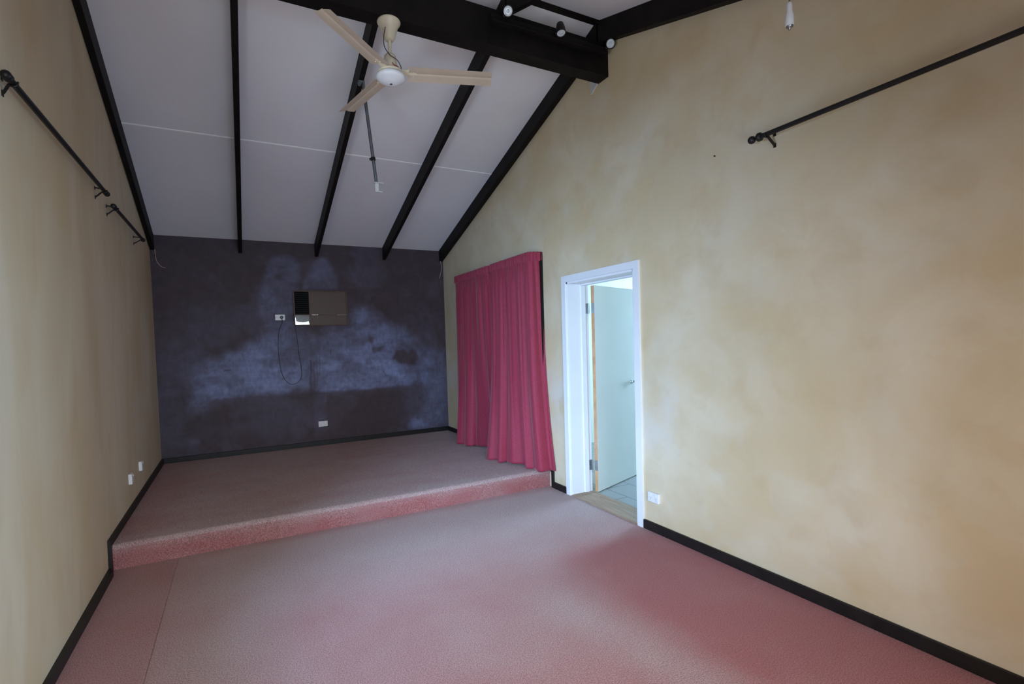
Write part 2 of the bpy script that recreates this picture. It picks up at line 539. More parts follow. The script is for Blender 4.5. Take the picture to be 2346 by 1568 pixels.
# ----------------------------------------------------------------------------- side walls, front wall, ceiling
mb = MB()
n = 40
ys = [0.0 + (YF - 0.0) * i / n for i in range(n + 1)]
ys = sorted(set(ys + [YR]), reverse=True)
WLY0, WLY1, WLZ0, WLZ1 = -4.65, -6.0, 0.75, 2.10      # window in the left wall, just out of the frame
ys = sorted(set(ys + [WLY0, WLY1]), reverse=True)
zs = [i / 10 for i in range(11)]
vs = []; fs = []
for y in ys:
    top = zc(y)
    col_z = [0, .25, .5, WLZ0, 1.2, 1.6, WLZ1, 2.4] + [2.4 + (top - 2.4) * k / 4 for k in range(1, 5)]
    for z in col_z:
        vs.append((xl(y, z), y, z))
m = 12
for i in range(len(ys) - 1):
    for j in range(m - 1):
        if ys[i] <= WLY0 + 1e-6 and ys[i + 1] >= WLY1 - 1e-6 and 3 <= j < 6:
            continue
        fs.append((i * m + j, (i + 1) * m + j, (i + 1) * m + j + 1, i * m + j + 1))
mb.add(vs, [f[::-1] for f in fs])
ol = mb.build('wall_left', M['wall_l'])
md = ol.modifiers.new('thickness', 'SOLIDIFY'); md.thickness = 0.2; md.offset = -1
struct(ol)

mb = MB()
x1 = W + WT
def wall_piece(y0, y1, z0):     # prism between y0 > y1 from z0 up to the roof
    pts = [(W, y0, z0), (W, y1, z0), (W, y1, zc(y1))]
    if y0 > YR > y1: pts.append((W, YR, zc(YR)))
    pts.append((W, y0, zc(y0)))
    mb.prism(pts, (WT, 0, 0))
wall_piece(0.0, DY0, 0.0)
wall_piece(DY0, DY1, DH)
wall_piece(DY1, YF, 0.0)
struct(mb.build('wall_right', M['wall_r']))

# front wall behind the camera with a wide glazed opening
FX0, FX1, FZ0, FZ1 = 0.35, 2.75, 0.05, 2.15
mb = MB()
mb.box(-0.1, FX0, YF - .2, YF, 0, 2.9).box(FX1, W + WT, YF - .2, YF, 0, 2.9).box(FX0, FX1, YF - .2, YF, FZ1, 2.9).box(FX0, FX1, YF - .2, YF, 0, FZ0)
struct(mb.build('wall_front', M['wall_l']))
mb = MB()
for xa, xb in ((FX0, FX0 + .05), (FX1 - .05, FX1), ((FX0 + FX1) / 2 - .04, (FX0 + FX1) / 2 + .04)):
    mb.box(xa, xb, YF - .14, YF - .06, FZ0, FZ1)
mb.box(FX0 + .05, FX1 - .05, YF - .14, YF - .06, FZ1 - .05, FZ1)
struct(mb.build('window_2', M['timber']))
mb = MB()
mb.box(-.12, -.05, WLY1, WLY1 + .05, WLZ0, WLZ1).box(-.12, -.05, WLY0 - .05, WLY0, WLZ0, WLZ1)
mb.box(-.12, -.05, WLY1 + .05, WLY0 - .05, WLZ0, WLZ0 + .05).box(-.12, -.05, WLY1 + .05, WLY0 - .05, WLZ1 - .05, WLZ1)
struct(mb.build('window_3', M['timber']))

mb = MB()
mb.prism([(-.3, .2, zc(0) - SL * .2), (-.3, YR, zc(YR)), (-.3, YR, zc(YR) + .12), (-.3, .2, zc(0) - SL * .2 + .12)], (W + WT + .5, 0, 0))
mb.prism([(-.3, YR, zc(YR)), (-.3, YF - .3, zc(YF) - SL * .3), (-.3, YF - .3, zc(YF) - SL * .3 + .12), (-.3, YR, zc(YR) + .12)], (W + WT + .5, 0, 0))
struct(mb.build('ceiling', M['ceil']))

# joint strip between the ceiling boards, one run across the rear slope
mb = MB()
yj = -1.755
for xa, xb in ((.05, .92), (.968, 1.832), (1.872, 2.745), (2.785, 3.60)):
    mb.prism([(xa, yj + .006, zc(yj + .006) - .004), (xa, yj - .006, zc(yj - .006) - .004), (xa, yj - .006, zc(yj - .006) + .002), (xa, yj + .006, zc(yj + .006) + .002)], (xb - xa, 0, 0))
struct(mb.build('trim_1', M['joint']))

# ----------------------------------------------------------------------------- carpeted floors
def carpet_grid(name, x0, x1, y0, y1, z, wearfn, res=0.05):
    nx = max(2, int((x1 - x0) / res)); ny = max(2, int((y0 - y1) / res))
    gx = np.linspace(x0, x1, nx); gy = np.linspace(y1, y0, ny)
    XX, YY = np.meshgrid(gx, gy)
    return gx, gy, XX, YY

def wear_shade_main(XX, YY):
    w = 0.48 + 0.0 * XX
    # trodden strip at the foot of the step and the route from the doorway
    w = w + 0.55 * sstep(-4.2, -3.2, YY) * sstep(.3, 1.0, XX) * sstep(-2.72, -2.90, YY + 0 * XX)
    w = w - 0.07 * sstep(-4.2, -4.7, YY)
    w = w + 0.38 * np.exp(-((XX - 2.42 - .22 * (-4.6 - YY)) / .17) ** 2) * sstep(-4.3, -4.8, YY)
    w = w + 0.25 * np.exp(-((XX - .75) / .3) ** 2) * sstep(-3.5, -4.2, YY)
    w = w + 0.12 * sstep(1.2, .6, XX) - 0.22 * (XX < .407)
    w = w - 0.55 * sstep(2.5, 3.1, XX) * sstep(-3.95, -4.25, YY)  # shade beyond the doorway light, put into the carpet colour as redder pile
    return w + (fbm(XX * 1.5 + 3, YY * 1.5 + 50, 7) - .5) * .5

def wear_plat(XX, YY):
    w = 0.84 + 0 * XX
    w = w + 0.30 * sstep(-2.45, -2.68, YY)
    w = w - 0.35 * sstep(.55, .1, XX)
    return w + (fbm(XX * 2 + 9, YY * 5 + 20, 17) - .5) * .55

nxm, nym = 74, 96
gx = np.concatenate([np.linspace(-.05, .400, 9), [.4035, .407, .4105], np.linspace(.414, W + .02, nxm - 12)]); gy = np.linspace(YF - .05, YS + .1, nym)
XX, YY = np.meshgrid(gx, gy)
dz = -0.005 * np.exp(-((XX - .407) / .0025) ** 2) * (YY < YS)      # the glued seam in the carpet
vs = [(float(a_), float(b_), float(d_)) for a_, b_, d_ in zip(XX.ravel(), YY.ravel(), dz.ravel())]
fs = [(j * nxm + i, j * nxm + i + 1, (j + 1) * nxm + i + 1, (j + 1) * nxm + i) for j in range(nym - 1) for i in range(nxm - 1)]
mb = MB(); mb.add(vs, fs)
of = mb.build('floor', M['carpet'])
at = of.data.attributes.new('wear_shade', 'FLOAT', 'POINT')
at.data.foreach_set('value', np.clip(wear_shade_main(XX, YY), 0, 1).ravel().astype(np.float32))
struct(of)

# platform: tread, rounded carpeted nosing, riser
prof = [(0.02, ZP)] + [(-0.045 * k, ZP) for k in range(1, 59)]
R = 0.035
prof = [(y, z) for y, z in prof if y > YS + R]
for k in range(7):
    a_ = math.pi / 2 * k / 6
    prof.append((YS + R - R * math.sin(a_), ZP - R + R * math.cos(a_)))
prof += [(YS, ZP - R - (ZP - R) * k / 5) for k in range(1, 6)]
nxp = 74
gx = np.linspace(-.02, W + .01, nxp)
vs = [(float(x_), y_ + (0.006 * math.sin(x_ * 2.1) if y_ < YS + .2 else 0), z_) for (y_, z_) in prof for x_ in gx]
fs = [(j * nxp + i, (j + 1) * nxp + i, (j + 1) * nxp + i + 1, j * nxp + i + 1) for j in range(len(prof) - 1) for i in range(nxp - 1)]
mb = MB(); mb.add(vs, fs, True)
op = mb.build('floor_platform', M['carpet'])
PX = np.array([v_[0] for v_ in vs]); PY = np.array([v_[1] for v_ in vs]); PZ = np.array([v_[2] for v_ in vs])
w = np.where(PZ > ZP - .03, wear_plat(PX, PY), 0.22 + .30 * sstep(.07, .15, PZ) + .45 * (fbm(PX * 4, PZ * 9, 3) - .5))
at = op.data.attributes.new('wear_shade', 'FLOAT', 'POINT')
at.data.foreach_set('value', np.clip(w, 0, 1).astype(np.float32))
struct(op)

# ----------------------------------------------------------------------------- skirtings
BB, BT = 0.062, 0.018
def skirt_poly(mb, face, pts, d):
    mb.prism(pts, d)
mb = MB()                                   # left wall: follows floor, step and platform
yv = -2.80
mb.prism([(0, YF, 0), (0, yv - .03, 0), (0, yv - .03, .047), (0, YF, .047)], (xl(-5, 0) + BT + .006, 0, 0))
mb.prism([(0, YS - .035, 0), (0, YS - .035, ZP), (0, yv, ZP + BB), (0, yv, .047), (0, yv - .03, .047), (0, yv - .03, 0)], (.012 + BT, 0, 0))
mb.prism([(0, YS - .035, ZP), (0, 0, ZP), (0, 0, ZP + BB), (0, yv, ZP + BB)], (.006 + BT, 0, 0))
struct(mb.build('baseboard_left', M['skirt']))
mb = MB()
mb.box(BT, W - BT, -BT, 0, ZP, ZP + BB, .003)
struct(mb.build('baseboard_back', M['skirt']))
mb = MB()
mb.box(W - BT, W, -.63, -BT, ZP, ZP + BB, .003)
mb.prism([(W, -2.70, ZP), (W, -2.70, ZP + .05), (W, -2.80, ZP + .05), (W, -2.80, .06), (W, -2.765, .06), (W, -2.765, ZP - .02), (W, -2.74, ZP)], (-BT, 0, 0))
mb.prism([(W, -2.765, 0), (W, DY0 + .055, 0), (W, DY0 + .055, .062), (W, -2.765, .062)], (-BT, 0, 0))
mb.box(W - BT, W, YF, DY1 - .062, 0, .072, .004)
struct(mb.build('baseboard_right', M['skirt']))

# ----------------------------------------------------------------------------- doorway
dr = thing('door_1', (W, (DY0 + DY1) / 2, 0), 'open white door in a white frame in the yellow wall', 'door')
dr['kind'] = 'structure'
cw, ct = 0.058, 0.018
mb = MB()                                   # architrave, mitred
o0, o1, oh = DY0 + cw, DY1 - cw, DH + cw
for poly in ([(W, o0, 0), (W, DY0, 0), (W, DY0, DH), (W, o0, oh)], [(W, o1, 0), (W, o1, oh), (W, DY1, DH), (W, DY1, 0)], [(W, o0, oh), (W, DY0, DH), (W, DY1, DH), (W, o1, oh)]):
    mb.prism(poly, (-ct, 0, 0))
mb.build('architrave', M['white'], dr)
mb = MB()
jt = 0.02
mb.box(W - .004, W + WT, DY0 - jt, DY0, 0, DH, .002).box(W - .004, W + WT, DY1, DY1 + jt, 0, DH, .002).box(W - .004, W + WT, DY1, DY0, DH - jt, DH, .002)
mb.box(W + .145, W + WT - .042, DY0 - jt - .012, DY0 - jt + .002, 0, DH - jt, .002).box(W + .145, W + WT - .042, DY1 + jt - .002, DY1 + jt + .012, 0, DH - jt, .002)
mb.box(W + .145, W + WT - .042, DY1 + jt, DY0 - jt, DH - jt - .012, DH - jt + .002, .002)
mb.build('jamb', M['white'], dr)
mb = MB()
mb.box(W - .01, W + WT, DY1 + jt, DY0 - jt, -.01, .012, .003)
sl_ = mb.build('threshold', M['sill'], dr)
mb = MB()
for sx, sy in ((.06, -3.17), (.17, -3.3), (.05, -3.86), (.18, -3.80)):
    mb.lathe([(.004, 0), (.004, .0015)], (W + sx, sy, .0118), n=10)
mb.build('screw_hole', M['slot'], sl_)
# leaf, swung back into the next room
LM = Matrix.Translation((3.893, DY0 - jt - .004, 0)) @ Matrix.Rotation(math.atan2(.325, .945), 4, 'Z')
LT, LL = .036, .83
mb = MB(); mb.box(0.001, LL, -LT - .036, -.036, .014, 2.008, .0015, LM)
lf = mb.build('leaf', M['leaf'], dr)
mb = MB(); mb.box(-.0015, .0015, -LT - .0345, -.0375, .016, 2.006, 0, LM)
mb.build('edge_strip', M['woodedge'], lf)
for hz in (1.79, .268):
    mb = MB()
    mb.box(-.004, -.0012, -LT - .034, -.040, hz - .05, hz + .05, 0, LM)
    mb.box(W + .186, W + .232, DY0 - jt - .003, DY0 - jt + .0005, hz - .05, hz + .05)
    k0 = LM @ Vector((-.004, -.038, hz))
    mb.lathe([(.006, -.052), (.006, .052)], (W + WT - .004, DY0 - jt - .012, hz), n=14)
    mb.build('hinge', M['steel'], dr)
mb = MB()
hp = lambda x_, y_, z_: LM @ Vector((x_, y_, z_))
ax = (LM.to_3x3() @ Vector((0, -1, 0)))
mb.lathe([(.026, 0), (.026, .004), (.012, .008), (.010, .03), (.022, .038), (.027, .052), (.024, .064), (.010, .068)], hp(.70, -LT - .036, 1.03), ax, 24)
mb.build('door_knob', M['chrome'], lf)

# the next room, seen through the doorway
KX0, KX1, KY0, KY1, KZ = W + WT, 7.4, -1.3, -6.4, 2.42
mb = MB(); mb.box(KX0, KX1, KY1, KY0, -.05, 0.0); o = struct(mb.build('floor_tiles', M['tile']))
mb = MB(); mb.box(KX0, KX1 + .15, KY0, KY0 + .15, 0, KZ); struct(mb.build('wall_kitchen_back', M['kwall']))
mb = MB()
mb.box(KX1, KX1 + .15, -2.2, KY0, 0, KZ).box(KX1, KX1 + .15, KY1, -3.3, 0, KZ).box(KX1, KX1 + .15, -3.3, -2.2, 0, .9).box(KX1, KX1 + .15, -3.3, -2.2, 2.25, KZ)
struct(mb.build('wall_kitchen_right', M['kwall']))
mb = MB()
mb.box(KX0, 4.3, KY1 - .15, KY1, 0, KZ).box(6.6, KX1 + .15, KY1 - .15, KY1, 0, KZ).box(4.3, 6.6, KY1 - .15, KY1, 0, .9).box(4.3, 6.6, KY1 - .15, KY1, 2.15, KZ)  # unseen opening added to let light onto the door leaf
struct(mb.build('wall_kitchen_front', M['kwall']))
mb = MB(); mb.box(KX0, KX1 + .15, KY1 - .15, KY0 + .15, KZ, KZ + .08); struct(mb.build('ceiling_kitchen', M['kwall']))
mb = MB(); mb.prism([(KX0, KY0, KZ), (KX0, KY0 - .09, KZ), (KX0, KY0 - .07, KZ - .03), (KX0, KY0 - .03, KZ - .07), (KX0, KY0, KZ - .09)], (KX1 - KX0, 0, 0)); struct(mb.build('trim_2', M['white']))

# ----------------------------------------------------------------------------- roof timbers
def rafter(name, x0, x1, ya, yb, dep, label, xskew=0.0):
    # ya (low end) to yb (high end); a plank hanging below the ceiling
    mb = MB()
    za, zb = zc(ya), zc(yb)
    s0 = xskew * abs(ya); s1 = xskew * abs(yb)
    vs = []
    for y_, z_, s_ in ((ya, za, s0), (yb, zb, s1)):
        for x_ in (x0, x1):
            vs += [(x_ + s_, y_, z_ - dep), (x_ + s_, y_, z_ + .01)]
    fs = [(0, 1, 3, 2), (4, 6, 7, 5), (0, 4, 5, 1), (2, 3, 7, 6), (0, 2, 6, 4), (1, 5, 7, 3)]
    bm = bmesh.new(); vv = [bm.verts.new(p) for p in vs]
    for f in fs: bm.faces.new([vv[i] for i in f])
    bmesh.ops.recalc_face_normals(bm, faces=bm.faces[:])
    bmesh.ops.bevel(bm, geom=bm.edges[:], offset=.003, segments=1, affect='EDGES')
    mb.bm(bm)
    return tag(mb.build(name, M['timber']), label, 'beam', 'roof rafters')
DEP = .171
rafter('rafter', .004, .046, -.001, -3.66, .178, 'dark rafter running along the top of the left wall', .0145)
rafter('rafter', .923, .967, -.001, -3.66, DEP, 'dark rafter that looks almost vertical, next in from the left wall')
rafter('rafter', 1.833, 1.875, -.001, -3.66, DEP, 'dark rafter passing behind the ceiling fan, with the metal pole fixed to it')
rafter('rafter', 2.747, 2.790, -.001, -3.66, DEP, 'dark rafter crossing behind the right-hand fan blade')
rafter('rafter', 3.600, 3.660, -.001, -3.66, .155, 'dark rafter sloping down along the right yellow wall to the plum wall')
rafter('rafter', 2.747, 2.790, YF + .001, -3.68, .171, 'short dark rafter stub at the top edge behind the left spotlight')
rafter('rafter', 3.600, 3.660, YF + .001, -3.68, .171, 'dark rafter at the top edge, on the yellow wall right of the spotlights')
mb = MB()
mb.prism([(.03, -3.605, 3.633), (.03, -3.728, 3.633), (.03, -3.728, 3.892), (.03, -3.605, 3.892)], (W - .031, 0, 0))
tag(mb.build('ridge_beam', M['timber']), 'deep dark ridge beam that the ceiling fan hangs from', 'beam')
mb = MB()
for xa, xb in ((.10, .923), (.967, 1.833), (1.875, 2.747), (2.790, 3.600)):
    mb.prism([(xa, YR + .034, zc(YR + .034) - .004), (xa, YR - .034, zc(YR - .034) - .004), (xa, YR - .034, zc(YR - .034) + .02), (xa, YR, zc(YR) + .02), (xa, YR + .034, zc(YR + .034) + .02)], (xb - xa, 0, 0))
struct(mb.build('trim_3', M['timber']))
mb = MB()
mb.prism([(W, -3.50, 3.72), (W, -3.63, 3.72), (W, -3.63, 3.655), (W, -3.512, 3.585)], (-.012, 0, 0))
tag(mb.build('filler_wedge', M['plaque']), 'small pale wedge on the yellow wall under the end of the ridge beam', 'wedge')

# ----------------------------------------------------------------------------- ceiling fan
FX, FY, FZ = 1.848, -3.68, 3.633
fan = thing('ceiling_fan', (FX, FY, FZ), 'cream three-bladed ceiling fan hanging from the dark ridge beam', 'ceiling fan')
mb = MB()
mb.lathe([(.074, 0), (.077, -.006), (.075, -.013), (.062, -.030), (.052, -.055), (.044, -.085), (.036, -.108), (.030, -.119), (.018, -.124)], (FX, FY, FZ), n=40)
mb.build('canopy', M['cream'], fan)
mb = MB(); mb.lathe([(.0115, -.12), (.0115, -.232)], (FX, FY, FZ), n=20); mb.build('downrod', M['cream'], fan)
mb = MB(); mb.lathe([(.012, -.212), (.030, -.216), (.038, -.226), (.041, -.245), (.042, -.306), (.044, -.318)], (FX, FY, FZ), n=32)
mb.box(FX - .012, FX - .006, FY - .047, FY - .036, FZ - .262, FZ - .245)
col = mb.build('motor_collar', M['cream'], fan)
mb = MB(); mb.lathe([(.030, -.312), (.066, -.316), (.082, -.324), (.088, -.334), (.086, -.341)], (FX, FY, FZ), n=48); mb.build('motor_rim', M['cream'], fan)
mb = MB(); mb.lathe([(.080, -.341), (.086, -.345), (.093, -.352), (.095, -.362), (.092, -.372), (.080, -.381), (.072, -.384), (.050, -.395), (.034, -.400), (.026, -.4005), (.010, -.403), (.004, -.403)], (FX, FY, FZ), n=56); mot = mb.build('motor_dish', M['fanwhite'], fan)
mb = MB(); mb.lathe([(.009, -.402), (.009, -.405), (.006, -.406)], (FX, FY, FZ), n=16); mb.build('centre_bolt', M['slot'], mot)
def blade(deg):
    A = math.radians(deg)
    B = Matrix.Translation((FX, FY, FZ - .331)) @ Matrix.Rotation(A, 4, 'Z') @ Matrix.Rotation(math.radians(-13), 4, 'X')
    r0, r1 = .118, .678
    rows = []
    for k in range(13):
        q = k / 12
        r = r0 + (r1 - r0) * q
        wl = .066 - .004 * q; wr = .066 - .006 * q
        sec = [(-wr, -.003), (-wr * .5, -.001), (-.012, .002), (0, .0075), (.012, .002), (wl * .5, .000), (wl, -.004)]
        rows.append([Vector((r + (.0 if 0 < k < 12 else (.007 * (y_ / .066) if k == 12 else -.006 * y_ / .066)), y_, z_)) for y_, z_ in sec])
    vs = []; th = Vector((0, 0, .0022))
    m_ = 7
    for row in rows: vs += [B @ p for p in row]
    off = len(vs)
    for row in rows: vs += [B @ (p + th) for p in row]
    fs = []
    R_ = len(rows)
    for i in range(R_ - 1):
        for j in range(m_ - 1):
            fs.append((i * m_ + j, i * m_ + j + 1, (i + 1) * m_ + j + 1, (i + 1) * m_ + j))
            fs.append((off + i * m_ + j, off + (i + 1) * m_ + j, off + (i + 1) * m_ + j + 1, off + i * m_ + j + 1))
    for i in range(R_ - 1):
        for j, fl in ((0, 0), (m_ - 1, 1)):
            q = (i * m_ + j, (i + 1) * m_ + j, off + (i + 1) * m_ + j, off + i * m_ + j)
            fs.append(q if not fl else q[::-1])
    for i in (0, R_ - 1):
        for j in range(m_ - 1):
            q = (i * m_ + j, off + i * m_ + j, off + i * m_ + j + 1, i * m_ + j + 1)
            fs.append(q if i == 0 else q[::-1])
    mb = MB(); mb.add(vs, fs)
    bl = mb.build('blade', M['blade'], fan)
    mb = MB()
    bm = bmesh.new()
    pts = [(.060, -.024), (.100, -.022), (.120, -.030), (.170, -.026), (.170, .026), (.120, .030), (.100, .022), (.060, .024)]
    lo = [bm.verts.new((x_, y_, .0035)) for x_, y_ in pts]; hi = [bm.verts.new((x_, y_, .0095)) for x_, y_ in pts]
    bm.faces.new(lo[::-1]); bm.faces.new(hi)
    for i in range(8):
        bm.faces.new([lo[i], lo[(i + 1) % 8], hi[(i + 1) % 8], hi[i]])
    mb.bm(bm, B)
    for sy in (-.016, .016):
        c_ = B @ Vector((.150, sy, -.001)); mb.ball(c_, .0045)
    mb.build('blade_arm', M['cream'], bl)
for d_ in (-17, 103.5, 222): blade(d_)
mb = MB()
mb.tube(spline([(FX - .036, FY - .04, FZ - .065), (FX - .052, FY - .05, FZ - .14), (FX - .050, FY - .052, FZ - .20), (FX - .018, FY - .056, FZ - .246), (FX + .028, FY - .056, FZ - .268), (FX + .054, FY - .050, FZ - .300), (FX + .058, FY - .045, FZ - .330)], 8), .0028, 8)
mb.build('flex', M['wire'], fan)
mb = MB()
mb.tube(spline([(FX - .002, FY - .046, FZ - .285), (FX + .014, FY - .050, FZ - .302), (FX + .034, FY - .048, FZ - .304), (FX + .042, FY - .042, FZ - .308)], 6), .0026, 8)
mb.build('earth_wire', M['redwire'], fan)

# ----------------------------------------------------------------------------- metal drop pole on the middle rafter
py = -2.83
pole = thing('hanging_pole', (1.866, py, 3.64), 'thin grey metal pole hanging from a rafter below the fan', 'pole')
pt = Vector((1.872, py, 3.63)); pb = Vector((1.949, py, 2.848))
d_ = (pb - pt).normalized(); sx = Vector((0, 1, 0)).cross(d_).normalized()
mb = MB(); mb.tube([pt, pb], .0085, 14); pl = mb.build('pole', M['galv'], pole)
mb = MB()
mb.tube([pt + sx * .010, pb + sx * .010], .0035, 8); mb.tube([pt - sx * .010, pb - sx * .010], .0035, 8)
mb.build('side_rail', M['slot'], pl)
cp = pt + d_ * ((3.63 - 3.04) / abs(d_.z))
mb = MB(); mb.lathe([(.019, -.013), (.019, .013)], cp, d_, 18); mb.box(cp.x - .03, cp.x - .012, cp.y - .01, cp.y + .01, cp.z - .012, cp.z + .004, .002)
mb.build('clamp', M['blackmetal'], pole)
mb = MB()
mb.box(1.832, 1.880, py - .03, py + .03, 3.640, 3.648, .002).box(1.868, 1.882, py - .02, py + .02, 3.60, 3.648, .002)
mb.lathe([(.012, -.02), (.012, .02)], (1.846, py, 3.632), (0, 1, 0), 14)
mb.build('bracket', M['galv'], pole)
mb = MB()
mb.box(pb.x - .020, pb.x + .055, py - .02, py + .02, pb.z - .005, pb.z + .001)
mb.box(pb.x - .012, pb.x + .018, py - .004, py + .004, pb.z - .075, pb.z - .004).box(pb.x + .008, pb.x + .045, py - .02, py + .004, pb.z - .079, pb.z - .073)
mb.build('end_plate', M['plaque'], pole)

# ----------------------------------------------------------------------------- spotlight track on the ridge beam
trk = thing('spotlight_track', (3.09, -3.73, 3.80), 'black track with three spotlights on the ridge beam by the yellow wall', 'spotlight')
mb = MB(); mb.box(2.565, 3.61, -3.775, -3.729, 3.778, 3.828, .003); mb.box(2.565, 3.61, -3.790, -3.760, 3.770, 3.782, .002)
mb.build('track_bar', M['timber'], trk)
cam_loc = Vector((0.8624, -6.9142, 1.5130))
def spot(c, d):
    c = Vector(c); d = Vector(d).normalized()
    mb = MB()
    mb.lathe([(.016, -.085), (.026, -.078), (.033, -.045), (.037, 0), (.037, .004), (.033, .004), (.032, -.004)], c, d, 28)
    mb.tube([c - d * .05, Vector((c.x - .01, -3.76, 3.815))], .009, 10)
    h = mb.build('spotlight_head', M['blackmetal'], trk)
    mb = MB()
    mb.lathe([(.031, .001), (.026, .0045), (.024, .002), (.012, -.002), (.010, .004), (.003, .005)], c, d, 28)
    mb.build('lamp_face', M['lampglass'], h)
l1 = Vector((2.672, -3.83, 3.832)); spot(l1, (cam_loc - l1) + Vector((.25, 0, 0)))
l2 = Vector((3.125, -3.83, 3.792)); spot(l2, Vector((-.05, -.22, -1)))
l3 = Vector((3.600, -3.83, 3.828)); spot(l3, (cam_loc - l3) + Vector((-.2, 0, .9)))

# ----------------------------------------------------------------------------- curtain rods
def rod(loc, axis_y0, axis_y1, x, z, wall_x, label, r=.0135, fin0=True, fin1=True, br=()):
    s = 1 if x > wall_x else -1            # direction away from the wall
    t_ = thing('curtain_rod', (x, axis_y0, z), label, 'curtain rod', 'wrought black curtain rods')
    mb = MB(); mb.tube([(x, axis_y0, z), (x, axis_y1, z)], r, 18); mb.build('pole', M['blackmetal'], t_)
    sg = 1 if axis_y0 > axis_y1 else -1
    for use, y_, dr_ in ((fin0, axis_y0, sg), (fin1, axis_y1, -sg)):
        if use:
            mb = MB()
            if wall_x > 1:
                mb.lathe([(r * 1.0, 0), (r * 1.75, .004), (r * 1.8, .020), (r * 1.2, .028), (r * .7, .036), (r * .7, .044)], (x, y_, z), (0, dr_, 0), 20)
                mb.ball((x, y_ + dr_ * .060, z), r * 1.65)
            else:
                mb.lathe([(r * 1.0, 0), (r * 1.35, .003), (r * 1.35, .014), (r * 1.0, .018)], (x, y_, z), (0, dr_, 0), 20)
                mb.ball((x, y_ + dr_ * .030, z), r * 1.4)
            mb.build('finial', M['blackmetal'], t_)
    for y_ in br:
        mb = MB()
        wv_ = lambda zz: xl(y_, zz) if wall_x < 1 else W
        for zz in (z + .014, z - .050):
            a_ = Vector((x - s * r * .7, y_, z + (r * .6 if zz > z else -r * .8))); b_ = Vector((wv_(zz) + s * .004, y_, zz))
            dd = (b_ - a_); nn = Vector((-dd.z, 0, dd.x)).normalized() * .003
            mb.prism([a_ + nn + Vector((0, -.007, 0)), b_ + nn + Vector((0, -.007, 0)), b_ - nn + Vector((0, -.007, 0)), a_ - nn + Vector((0, -.007, 0))], (0, .014, 0))
            mb.box(min(wv_(zz), wv_(zz) + s * .004), max(wv_(zz), wv_(zz) + s * .004), y_ - .008, y_ + .008, zz - .014, zz + .010, .001)
        mb.tube(spline([(x - s * .010, y_, z - r - .002), (x + s * .004, y_, z - r - .004), (x + s * .016, y_, z - r + .004), (x + s * .019, y_, z + .004)], 6), .004, 8)
        mb.build('bracket', M['blackmetal'], t_)
    return t_
rod(None, -2.575, -4.225, .083, 2.640, 0, 'longer black curtain rod high on the left wall, nearest the camera', .0135, True, True, (-2.635, -4.195))
rod(None, -1.08, -2.315, .083, 2.606, 0, 'shorter black curtain rod on the left wall, nearer the plum wall', .0135, True, True, (-1.12, -2.28))
rod(None, -5.085, -7.0, W - .075, 2.630, W, 'long black curtain rod high on the right yellow wall', .0135, True, True, (-5.115, -6.92))

# ----------------------------------------------------------------------------- curtain and the glazed opening it covers
mb = MB()
wy0, wy1, wz1 = -.66, -2.687, 2.392
for a_, b_, c_, d__ in ((wy1, wy1 + .05, ZP, wz1), (wy0 - .05, wy0, ZP, wz1), ((wy0 + wy1) / 2 - .03, (wy0 + wy1) / 2 + .03, ZP, wz1 - .05)):
    mb.box(W - .03, W, a_, b_, c_, d__)
mb.box(W - .03, W, wy1 + .05, wy0 - .05, wz1 - .05, wz1)
wf = struct(mb.build('window_1', M['timber']))
mb = MB(); mb.box(W - .012, W - .006, wy1 + .05, wy0 - .05, ZP, wz1 - .05); mb.build('pane', M['glass'], wf)

def polyl(pts):
    pts = [Vector(p) for p in pts]
    L = [0]
    for i in range(1, len(pts)): L.append(L[-1] + (pts[i] - pts[i - 1]).length)
    def f(s):
        q = s * L[-1]
        for i in range(1, len(pts)):
            if q <= L[i] + 1e-9:
                return pts[i - 1].lerp(pts[i], (q - L[i - 1]) / max(1e-9, L[i] - L[i - 1]))
        return pts[-1].copy()
    return f

